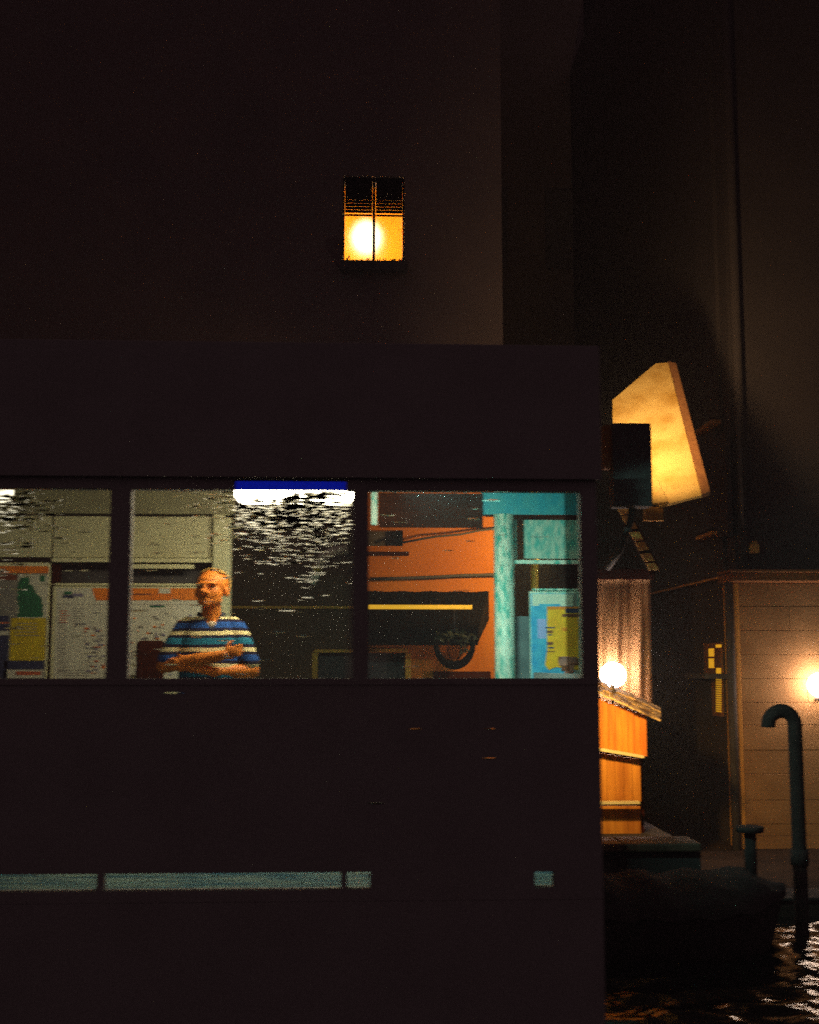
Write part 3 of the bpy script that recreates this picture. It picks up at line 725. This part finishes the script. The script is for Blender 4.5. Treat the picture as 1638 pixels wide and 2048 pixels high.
# shop awning
def awn(b):
    Y0 = YPal-1.0
    z1 = PY(800, 1183, YPal).z; xa, xb = PY(734, 1240, YPal).x, PY(956, 1240, Y0).x; xt = PY(978, 1190, YPal).x
    zf = PY(800, 1290, Y0).z
    # sloping cloth with a scalloped hem
    K = 46; top = []; edge = []; hem = []
    for k in range(K+1):
        x = xa+(xb-xa)*k/K; wob = .008*math.sin(k*.6)+.006*math.sin(k*2.7)
        top.append(b.verts.new((xa+(xt-xa)*k/K, YPal-.02, z1+wob*.6))); edge.append(b.verts.new((x, Y0, zf+.16))); hem.append(b.verts.new((x, Y0-.01, zf-.004*abs(math.sin(k*.9)))))
    for k in range(K):
        b.faces.new((top[k], edge[k], edge[k+1], top[k+1])); b.faces.new((edge[k], hem[k], hem[k+1], edge[k+1]))
    bmesh.ops.solidify(b, geom=b.faces[:], thickness=.012)
    for x, x2 in ((xa+.01, xa+.01), (xb-.015, xt-.015)):
        prism(b, [(x2, YPal-.03, z1-.03), (x, Y0+.02, zf+.14), (x, Y0+.02, zf+.01), (x2, YPal-.03, zf+.3)], (.01, 0, 0))
single('shop_awning', awn, M['awning_dark'], 'dark cloth awning with an uneven edge on the ochre wall', 'awning')
YTb = YPal-1.12
t = thing('strip_light', 'long thin yellow strip light along the front of the dark awning', 'lamp', PY(800, 1215, YTb))
za = PY(800, 1214, YTb).z
part('tube', lambda b: tube(b, [(PY(737,1214,YTb).x, YTb, za), (PY(944,1214,YTb).x, YTb, za+.0)], .023, 10), M['tube_yellow'], t)
for p in (760, 840, 925): part('bracket', lambda b: box(b, PY(p,1214,YTb).x-.01, PY(p,1214,YTb).x+.01, YTb+.024, YTb+.11, za-.01, za+.01), M['black'], t)
single('cable', lambda b: tube(b, [PY(806, 1085, YPal-.06), PY(838, 1079, YPal-.12), PY(872, 1073, YPal-.16), PY(920, 1069, YPal-.16), PY(958, 1061, YPal-.1), PY(1003, 1056, YPal-.05)], .012, 8), M['black'],
       'dark slack cable sagging across the upper orange wall', 'cable')
single('cable', lambda b: tube(b, [PY(740, 1158, YPal-.05), PY(800, 1156.5, YPal-.05), PY(860, 1154.5, YPal-.05), PY(920, 1151, YPal-.05), PY(1003, 1149, YPal-.05)], .018, 8), M['black'],
       'thick straight cable just above the dark awning on the orange wall', 'cable')
# hanging basket under the awning
Yh = YPal-1.05
hc = PY(909, 1283, Yh)
hb = thing('hanging_basket', 'round dark hanging basket with a thick curved rim below the awning', 'basket', hc)
def rim(b):
    pts = []
    for k in range(25):
        a = math.pi+math.pi*k/24
        pts.append(hc+Vector((math.cos(a)*.195, 0, math.sin(a)*.245)))
    tube(b, pts, [.022+.022*math.sin(math.pi*k/24) for k in range(25)], 12)
part('rim', rim, M['awning_dark'], hb)
def ribs(b):
    for ph in (60,):
        pts = [hc+Vector((math.cos(a)*.17*math.cos(R(ph)), math.cos(a)*.17*math.sin(R(ph)), math.sin(a)*.21)) for a in [math.pi+math.pi*k/16 for k in range(17)]]
        tube(b, pts, .007, 6)
part('rib', ribs, M['brown_dark'], hb)
def tuft(b):
    r2 = random.Random(9)
    for k in range(90):
        th = r2.uniform(0, 6.28); d = r2.random()**.5*.22
        q = hc+Vector((math.cos(th)*d, math.sin(th)*d*.8, r2.uniform(-.01, .13)*(1-.5*d/.22)+.01)); s = r2.uniform(.02, .05)
        n1 = Vector((r2.uniform(-1,1), r2.uniform(-1,1), r2.uniform(-1,1))).normalized(); n2 = n1.orthogonal().normalized()
        b.faces.new([b.verts.new(q+n1*s), b.verts.new(q+n2*s*.5), b.verts.new(q-n1*s), b.verts.new(q-n2*s*.5)])
    for k in range(26):
        q = hc+Vector((.05+r2.uniform(0,.1), r2.uniform(-.05,.05), -.02-r2.random()*.12)); s = .022
        n1 = Vector((r2.uniform(-1,1), r2.uniform(-1,1), r2.uniform(-1,1))).normalized(); n2 = n1.orthogonal().normalized()
        b.faces.new([b.verts.new(q+n1*s), b.verts.new(q+n2*s*.5), b.verts.new(q-n1*s), b.verts.new(q-n2*s*.5)])
part('foliage', tuft, M['leaf'], hb)
part('hanger', lambda b: tube(b, [hc+Vector((0,0,.10)), hc+Vector((0,0,.42))], .006), M['black'], hb)
# lamp added out of sight to light the ochre wall, behind the pontoon's upper teal panel
YS = 12.9
sl = PY(1100, 1066, YS)
st = thing('wall_fill_lamp', 'yellow post lamp added unseen behind the teal panel to light the ochre wall', 'street lamp', (sl.x, YS, ZQ))
part('post', lambda b: tube(b, [(PY(1069,1150,YS).x, YS, ZQ), (PY(1069,1150,YS).x, YS, sl.z+.22), (PY(1080,1150,YS).x, YS, sl.z+.27), (sl.x, YS, sl.z+.27)], .042, 12), M['pole_y'], st)
part('hood', lambda b: tube(b, [(sl.x, YS, sl.z+.10), (sl.x, YS, sl.z+.17), (sl.x, YS, sl.z+.28)], [.30, .20, .04], 16), M['black'], st)
part('bulb', lambda b: ellip(b, sl+Vector((0,0,.02)), (.07,.07,.09)), emis('sodium_bulb', (1.0,.55,.16), 6), st)
sp = bpy.data.lights.new('sodium_light', 'SPOT'); sp.energy = 120; sp.color = (1.0,.64,.20); sp.shadow_soft_size = .07; sp.spot_size = R(150); sp.spot_blend = .35
so = bpy.data.objects.new('sodium_light', sp); COL.objects.link(so); so.parent = st
so.location = sl+Vector((-.02,0,-.12))-st.location; so.rotation_euler = Vector((-.6,.45,-.30)).to_track_quat('-Z','Y').to_euler()

# ------------------------------------------------------------------ alley on the right
XS = PY(1466, 1300, 13.0).x
# restaurant canopy sheet with its strut
def plane_from(a, b_, c): n = (b_-a).cross(c-a).normalized(); return a, n
pa = PY(1335, 725, 12.1); pb = PY(1405, 990, 10.9); pc = PY(1225, 800, 11.9)
p0_, n_ = plane_from(pa, pb, pc)
def onp(px, py):
    r = ray(px, py); return CAM + r*((p0_-CAM).dot(n_)/r.dot(n_))
if n_.y > 0: n_ = -n_
cn = thing('canvas_canopy', 'tilted ivory canvas canopy glowing amber high at the right', 'canopy', onp(1320, 880))
def can(b):
    out = [(1311,727),(1336,725),(1403,990),(1318,1012),(1299,958),(1288,900),(1226,868),(1225,800)]
    prism(b, [onp(*q) for q in out], -n_*.03)
part('cloth', can, M['canvas'], cn)
part('hem', lambda b: prism(b, [onp(*q)+n_*.01 for q in ((1337,724),(1352,728),(1420,984),(1404,990))], -n_*.05), M['canvas_hem'], cn)
part('flap', lambda b: prism(b, [onp(*q)+n_*.03 for q in ((1299,960),(1314,962),(1336,1008),(1304,1012))], -n_*.02), M['canvas'], cn)
def strut(b):
    a, c = Vector((1246,1018)), Vector((1309,1140))
    for t0, t1 in ((0,.09),(.11,.33),(.38,.52),(.545,.68),(.73,.86),(.89,1.0)):
        q0, q1 = a.lerp(c, t0), a.lerp(c, t1)
        pts = [(q0.x-9, q0.y), (q0.x+9, q0.y-1), (q1.x+9, q1.y-1), (q1.x-9, q1.y)]
        prism(b, [PY(x, y, 11.1-.5*((y-1018)/120)) for x, y in pts], (0, .03, 0))
part('strut', strut, M['canvas'], cn, 'row of short pale slats running down from the canopy')
part('strut_bar', lambda b: tube(b, [PY(1246,1018,11.18), PY(1309,1141,10.68)], .05, 8), M['brown_dark'], cn)
part('bracket', lambda b: (pbox(b, 1290, 1013, 1326, 1041, 10.95, .06),), M['stone_quoin'], cn)
# floodlight box that lights the canopy
fb = thing('floodlight', 'black box floodlight hanging in front of the glowing canvas canopy', 'lamp', PY(1265, 930, 10.0))
part('housing', lambda b: pbox(b, 1227, 846, 1304, 1012, 10.0, .20, 0, .01), M['black'], fb)
part('side_plate', lambda b: pbox(b, 1209, 850, 1226, 936, 10.05, .12), M['canvas_hem'], fb)
part('arm', lambda b: tube(b, [PY(1265,1000,10.1), PY(1262,1040,10.2), PY(1240,1100,10.4), PY(1215,1136,10.6)], .03), M['black'], fb)
q = PY(1262, 885, 10.25)
area('flood_light', q, onp(1345, 800), (1.0,.68,.34), 24, .3, .3, parent=fb, spread=100)
# curtain sheet and its rail
YC = 11.9
def cur(b):
    xa, xb = PY(1196,1250,YC).x, PY(1303,1250,YC).x; z0, z1 = PY(1250,1420,YC).z, PY(1250,1158,YC).z
    K, J = 60, 20; V = []
    for j in range(J+1):
        tz = j/J
        V.append([b.verts.new((xa+(xb-xa)*k/K - (.05*max(0, .62-tz)*math.sin(k/K*3) if True else 0), YC+.05*math.sin(k/K*13+.8*math.sin(tz*4))*(.4+.6*tz)+.012*math.sin(k/K*31), z0+(z1-z0)*tz)) for k in range(K+1)])
    for j in range(J):
        for k in range(K):
            f = b.faces.new((V[j][k], V[j][k+1], V[j+1][k+1], V[j+1][k])); f.smooth = True
    bmesh.ops.solidify(b, geom=b.faces[:], thickness=.004)
cu = thing('hanging_sheet', 'tan folded sheet hanging behind the white globe lamp', 'curtain', PY(1250, 1420, YC))
part('cloth', cur, M['curtain'], cu)
part('rail', lambda b: (pbox(b, 1180, 1143, 1308, 1158, YC-.08, .1), pbox(b, 1198, 1138, 1304, 1142, YC-.1, .08)), M['brown_dark'], cu)
# white globe lamps
def globe(px, py, Y, rpx, label, mt, mount):
    c = PY(px, py, Y); r = rpx*Y/F
    g = thing('globe_lamp', label, 'lamp', c, 'white globe lamps')
    part('globe', lambda b: ellip(b, c, (r, r, r)), mt, g)
    part('bracket', lambda b: (tube(b, [c+Vector((0,0,-r-.04)), c+Vector((0,0,-r+.012))], .035, 12), tube(b, [c+Vector((0,0,-r-.02)), *mount(c, r)], .014, 8)), M['black'], g)
    return g
YG = 11.73
globe(1226, 1350, YG, 25, 'white globe lamp shining above the orange plank kiosk', M['globe_pink'], lambda c, r: [c+Vector((0,.02,-r-.03)), c+Vector((0,.03,-r-.2))])
globe(1641, 1370, 12.83, 25, 'white globe lamp on the stone wall at the right edge', M['globe'], lambda c, r: [c+Vector((0,.1,-r-.02)), c+Vector((0,.26,-r-.02))])
# plank kiosk with shingled lean-to roof
YK = 10.9
kz = lambda py, px=1245: PY(px, py, YK).z
kx = lambda px: PY(px, 1500, YK).x
kio = thing('plank_kiosk', 'orange plank kiosk with a sloping shingle roof beside the globe lamp', 'kiosk', (kx(1240), YK+.3, ZQ))
def planks(b, x0, x1, y0, y1, n, Y, D, seed):
    r2 = random.Random(seed)
    for k in range(n):
        pa_, pb_ = x0+(x1-x0)*k/n, x0+(x1-x0)*(k+1)/n-.8
        a = y0(pa_); c = y1(pa_)
        pbox(b, pa_, a, pb_, c, Y+r2.uniform(-.008,.008), D)
part('planks', lambda b: planks(b, 1180, 1294, lambda x: 1398+(x-1195)*.36, lambda x: 1498+(x-1195)*.17, 9, YK, .05, 3), M['plank'], kio)
part('planks', lambda b: planks(b, 1180, 1282, lambda x: 1506+(x-1195)*.17, lambda x: 1603, 6, YK+.05, .05, 4), M['plank2'], kio, 'yellower lower planks')
part('planks', lambda b: planks(b, 1180, 1282, lambda x: 1612, lambda x: 1668, 4, YK+.09, .05, 5), M['plank2'], kio)
for q in (((1182,1493),(1288,1511),(1288,1517),(1182,1499)), ((1182,1604),(1280,1603),(1280,1608),(1182,1609))):
    part('ledge', lambda b: prism(b, [PY(x, y, YK-.09) for x, y in q], (0, .088, 0)), M['rail'], kio)
def roof(b):
    r2 = random.Random(8)
    n = 11; a0, a1 = Vector((1180,1372)), Vector((1322,1438))
    for row in range(3):
        for k in range(n):
            t0 = (k+(row % 2)*.5)/n; t1 = min(1, t0+1/n-.006)
            if t0 >= 1: continue
            q0, q1 = a0.lerp(a1, t0), a0.lerp(a1, t1)
            Yr = YK+.34-.17*row; up = -16+9*row
            f = [PY(q0.x, q0.y+up+1.5, Yr-.20), PY(q1.x, q1.y+up+1.5, Yr-.20), PY(q1.x, q1.y+up-7, Yr), PY(q0.x, q0.y+up-7, Yr)]
            jz = r2.uniform(-.006, .006)
            prism(b, [v+Vector((0,0,jz)) for v in f], (0, .004, -.014))
part('roof', roof, M['shingle'], kio)
for p in (1184, 1286): part('post', lambda b: box(b, kx(p)-.03, kx(p)+.03, YK+.15, YK+.21, ZQ, kz(1410+(p-1195)*.36)), M['brown_dark'], kio)
part('back_wall', lambda b: box(b, kx(1184)-.0, kx(1288), YK+.6, YK+.64, ZQ, kz(1440)), M['brown_dark'], kio)
part('vent', lambda b: tube(b, [PY(1227,1372,YK+.05), PY(1227,1384,YK+.05)], .012), M['black'], kio)
# stone house with the alley wall
hs = thing('stone_house', 'coursed stone house on the alley corner under a dark ledge', 'building', (XS+3, 15, ZL))
def stonew(b):
    Y0 = 13.0; zt = PY(1550, 1166, Y0).z
    zs = [ZL]+[PY(1550, y, Y0).z for y in (1672, 1648, 1600, 1548, 1500, 1450, 1405, 1357, 1309, 1261, 1213)]+[zt]
    r2 = random.Random(3); xl = PY(1484, 1400, Y0).x
    for i in range(len(zs)-1):
        x = xl
        while x < 9:
            ln = r2.uniform(.9, 1.6) if x > xl else r2.uniform(.5, 1.2)
            d = r2.uniform(0, .006)
            rbox(b, x, min(9, x+ln-.002), Y0-d, Y0+.2, zs[i]+.0015, zs[i+1]-.0015, .003, 1); x += ln
    box(b, xl, 9, Y0+.05, Y0+.3, ZL, zt)
part('stone_wall', stonew, M['stone'], hs)
part('quoin', lambda b: rbox(b, XS, PY(1484,1400,13).x-.003, 12.985, 13.3, ZL, PY(1475,1166,13).z, .01), M['stone_quoin'], hs)
zl = PY(1550, 1146, 12.8).z; zl2 = PY(1550, 1163, 12.8).z
part('ledge', lambda b: (rbox(b, XS-.06, 9, 12.74, 13.25, zl2, zl, .01), rbox(b, XS-.09, 9, 12.70, 13.2, zl+.002, zl+.03, .006)), M['canvas_hem'], hs)
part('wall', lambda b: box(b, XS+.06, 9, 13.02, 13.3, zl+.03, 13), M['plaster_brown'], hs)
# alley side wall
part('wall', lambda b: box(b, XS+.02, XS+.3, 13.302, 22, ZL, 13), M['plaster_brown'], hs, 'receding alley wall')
part('drainpipe', lambda b: tube(b, [(PY(1480,900,12.93).x, 12.93, zl+.04), (PY(1480,900,12.93).x, 12.93, 12.9)], .05, 12), M['plaster_brown'], hs)
part('drainpipe', lambda b: tube(b, [(XS-.04, 12.95, ZL), (XS-.04, 12.95, zl2-.004)], .045, 12), M['black'], hs)
XW = XS+.02
part('shutter', lambda b: xbox(b, 1440, 868, 1463, 1075, XW, .05), M['plaster_brown'], hs, 'tall shutter beside the alley corner')
M['amber_pane'] = emis('lit_amber_pane', (1.0,.50,.02), .55)
aw = part('window', lambda b: (xbox(b, 1413, 1286, 1446, 1350, XW, .03), xbox(b, 1429, 1352, 1447, 1432, XW, .03)), M['canvas_hem'], hs, 'small lit alley window')
part('pane', lambda b: (xbox(b, 1418, 1297, 1428, 1313, XW-.031, .004), xbox(b, 1418, 1317, 1428, 1336, XW-.031, .004), xbox(b, 1432, 1289, 1443, 1295, XW-.031, .004), xbox(b, 1433, 1336, 1442, 1347, XW-.031, .004)), M['amber_pane'], aw)
def louv(b):
    for k in range(15): xbox(b, 1432.5, 1358+k*4.5, 1443, 1361+k*4.5, XW-.031, .004)
part('louvre', louv, emis('lit_louvre', (1.0,.52,.02), .34), aw)
part('balcony', lambda b: (xbox(b, 1395, 1347, 1462, 1356, XW, .28),), M['black'], hs)
for q in ((1300,1168,1464,1172,.05), (1408,1068,1442,1075,.10), (1408,850,1442,858,.10)): part('ledge', lambda b: xbox(b, *q[:4], XW, q[4]), M['stone_quoin'], hs)
part('window', lambda b: xbox(b, 1400, 866, 1438, 1060, XW, .03), M['black'], hs, 'dark tall shutters in the alley wall')
single('corner_lantern', lambda b: (pbox(b, 1505, 1088, 1519, 1106, 12.8, .14, 0, .006), pbox(b, 1509, 1082, 1515, 1087.5, 12.84, .18)), M['stone_quoin'], 'small unlit square lantern above the stone house ledge', 'lantern')
# dark houses closing the alley
bk = thing('alley_house', 'dark plain house closing the far end of the alley', 'building', (4, 22, ZQ))
part('wall', lambda b: box(b, PY(1006,600,YPal).x-.4, XS+.3, 22.05, 26, ZQ, 15), M['plaster_dark'], bk)
for k in range(2):
    for z in (3.2, 6.2, 9.2): part('window', lambda b: box(b, 2.0+k*1.5, 2.8+k*1.5, 21.98, 22.04, z, z+1.5), M['black'], bk)
part('roof', lambda b: prism(b, [(PY(1006,600,YPal).x, 21.7, 15), (PY(1006,600,YPal).x, 24, 16), (PY(1006,600,YPal).x, 26.3, 15)], (XS-.7, 0, 0)), M['brown_dark'], bk)
# cane shaped pipe at the quay edge, dark planter
YPp = 9.55
def cane(b):
    pts = [PY(1592, 1520, YPp)]; pts[0].z = -.8
    x = pts[0].x; pts += [(x, YPp, .2), (x, YPp, 1.0)]
    ctr = PY(1563, 1449, YPp); r = x-ctr.x
    zc = ctr.z
    pts.append((x, YPp, zc-.02))
    for k in range(15):
        a = math.pi*k/14
        pts.append((ctr.x+r*math.cos(a), YPp, zc+r*math.sin(a)))
    pts.append((ctr.x-r*1.0, YPp, zc-.02))
    tube(b, pts, .054, 16)
cp = thing('cane_pipe', 'dark cane shaped vent pipe standing in the water before the stone wall', 'pipe', (PY(1592,1700,YPp).x, YPp, 0))
part('pipe', cane, M['pitch'], cp)
xp_ = PY(1592,1520,YPp).x
part('collar', lambda b: tube(b, [(xp_, YPp, .50), (xp_, YPp, .62)], .068, 16), M['pitch'], cp)
# covered boat moored along the quay
def boat_sec(t):
    """t 0 stern .. 1 prow -> half beam, gunwale height, keel depth"""
    wd = .52*(1-max(0, (t-.55)/.45)**2.2); return max(wd, .015), .34+.16*max(0, t-.4)**1.5, -.22
xa_, xb_ = PY(1165, 1750, 9.1).x, PY(1572, 1730, 9.1).x
def bhull(b):
    prev = None; n = 26
    for k in range(n+1):
        t = k/n; wd, gz, kz_ = boat_sec(t); x = xa_+(xb_-xa_)*t - .10*(1-t)*0
        sec = [(-wd, gz), (-wd*.93, .1), (-wd*.6, kz_*.7), (0, kz_), (wd*.6, kz_*.7), (wd*.93, .1), (wd, gz)]
        ring = [b.verts.new((x-(.16*(gz-z)/.6)*t**4, 9.15+y, z)) for y, z in sec]
        if prev:
            for q_ in range(6): f = b.faces.new((prev[q_], ring[q_], ring[q_+1], prev[q_+1])); f.smooth = True
        else: b.faces.new(ring)
        prev = ring
def btarp(b):
    prev = None; n = 40
    for k in range(n+1):
        t = k/n; wd, gz, _ = boat_sec(t); x = xa_+(xb_-xa_)*t
        hump = .16*(1-max(0, (t-.72)/.28)**1.6)+.02*math.sin(t*26)
        ring = []
        for m_ in range(15):
            a = math.pi*m_/14
            ring.append(b.verts.new((x, 9.15-math.cos(a)*(wd+.02), gz-.05+.06*0+(hump+.05)*math.sin(a)**.7+.012*math.sin(m_*2.1+t*31))))
        if prev:
            for q_ in range(14): f = b.faces.new((prev[q_], prev[q_+1], ring[q_+1], ring[q_])); f.smooth = True
        prev = ring
bt = thing('moored_boat', 'dark boat under a tarpaulin moored against the quay beneath the stone house', 'boat', ((xa_+xb_)/2, 9.15, 0))
part('hull', bhull, M['pitch'], bt)
part('tarpaulin', btarp, M['pitch'], bt)
part('prow_cap', lambda b: (tube(b, [(xb_-.24, 9.15, .4), (xb_-.24, 9.15, .80)], .045, 12), tube(b, [(xb_-.24, 9.15, .80), (xb_-.24, 9.15, .84)], .10, 16)), M['pitch'], bt, 'mooring post with a flat cap')

# unseen fill lamp added at the pontoon's rear corner, lighting the kiosk across the gangway
gp = PY(1180, 1300, YB+.10)
gw = thing('kiosk_fill_lamp', 'small orange fill lamp added unseen behind the rear corner post facing the plank kiosk', 'lamp', gp)
part('housing', lambda b: rbox(b, gp.x-.04, gp.x+.03, gp.y-.03, gp.y+.02, gp.z-.08, gp.z+.08, .01), M['black'], gw)
part('lens', lambda b: rbox(b, gp.x-.035, gp.x+.025, gp.y+.021, gp.y+.04, gp.z-.07, gp.z+.07, .008), emis('amber_lens', (1.0,.5,.12), 3), gw)
area('amber_light', gp+Vector((.0,.06,0)), PY(1245, 1455, YK), (1.0,.56,.14), 13, .06, .12, parent=gw, spread=70)
part('corner_post', lambda b: box(b, PY(1168,1300,YB).x, PY(1192,1300,YB).x, YB-.03, YB+.068, zF-.004, zCeil-.002), M['dark_paint'], pont)

# haze added to lift the blacks: one even volume round everything
hz = bpy.data.materials.new('black_lift_haze'); hz.use_nodes = True
hz.node_tree.nodes.clear()
ho = hz.node_tree.nodes.new('ShaderNodeOutputMaterial'); hv = hz.node_tree.nodes.new('ShaderNodeVolumePrincipled')
hv.inputs['Color'].default_value = (.92,.90,.94,1); hv.inputs['Density'].default_value = .006; hv.inputs['Anisotropy'].default_value = .1
hz.node_tree.links.new(hv.outputs[0], ho.inputs['Volume'])
bm = bmesh.new(); box(bm, -62, 62, -62, 45, -2.6, 18)
obj('haze', bm, hz, kind='stuff')

# pale bent pipe on the shade-coloured wall left of the pier
bp = thing('bent_pipe', 'pale bent flue pipe on the dark wall behind the rain streaked window', 'pipe', PY(640, 1110, 13.7))
M['chalk'] = mat('chalk_white_paint', (.85,.80,.60), .6)
part('pipe', lambda b: tube(b, [PY(696,1098,13.6), PY(668,1103,13.62), PY(648,1112,13.65), PY(638,1126,13.7), PY(632,1146,13.7), PY(622,1168,13.7)], .055, 14), M['chalk'], bp)
part('collar', lambda b: tube(b, [PY(636,1132,13.7), PY(633,1142,13.7)], .064, 14), M['pole_y'], bp)
part('bracket', lambda b: tube(b, [PY(630,1150,13.75), PY(630,1150,13.995)], .015, 8), M['black'], bp)
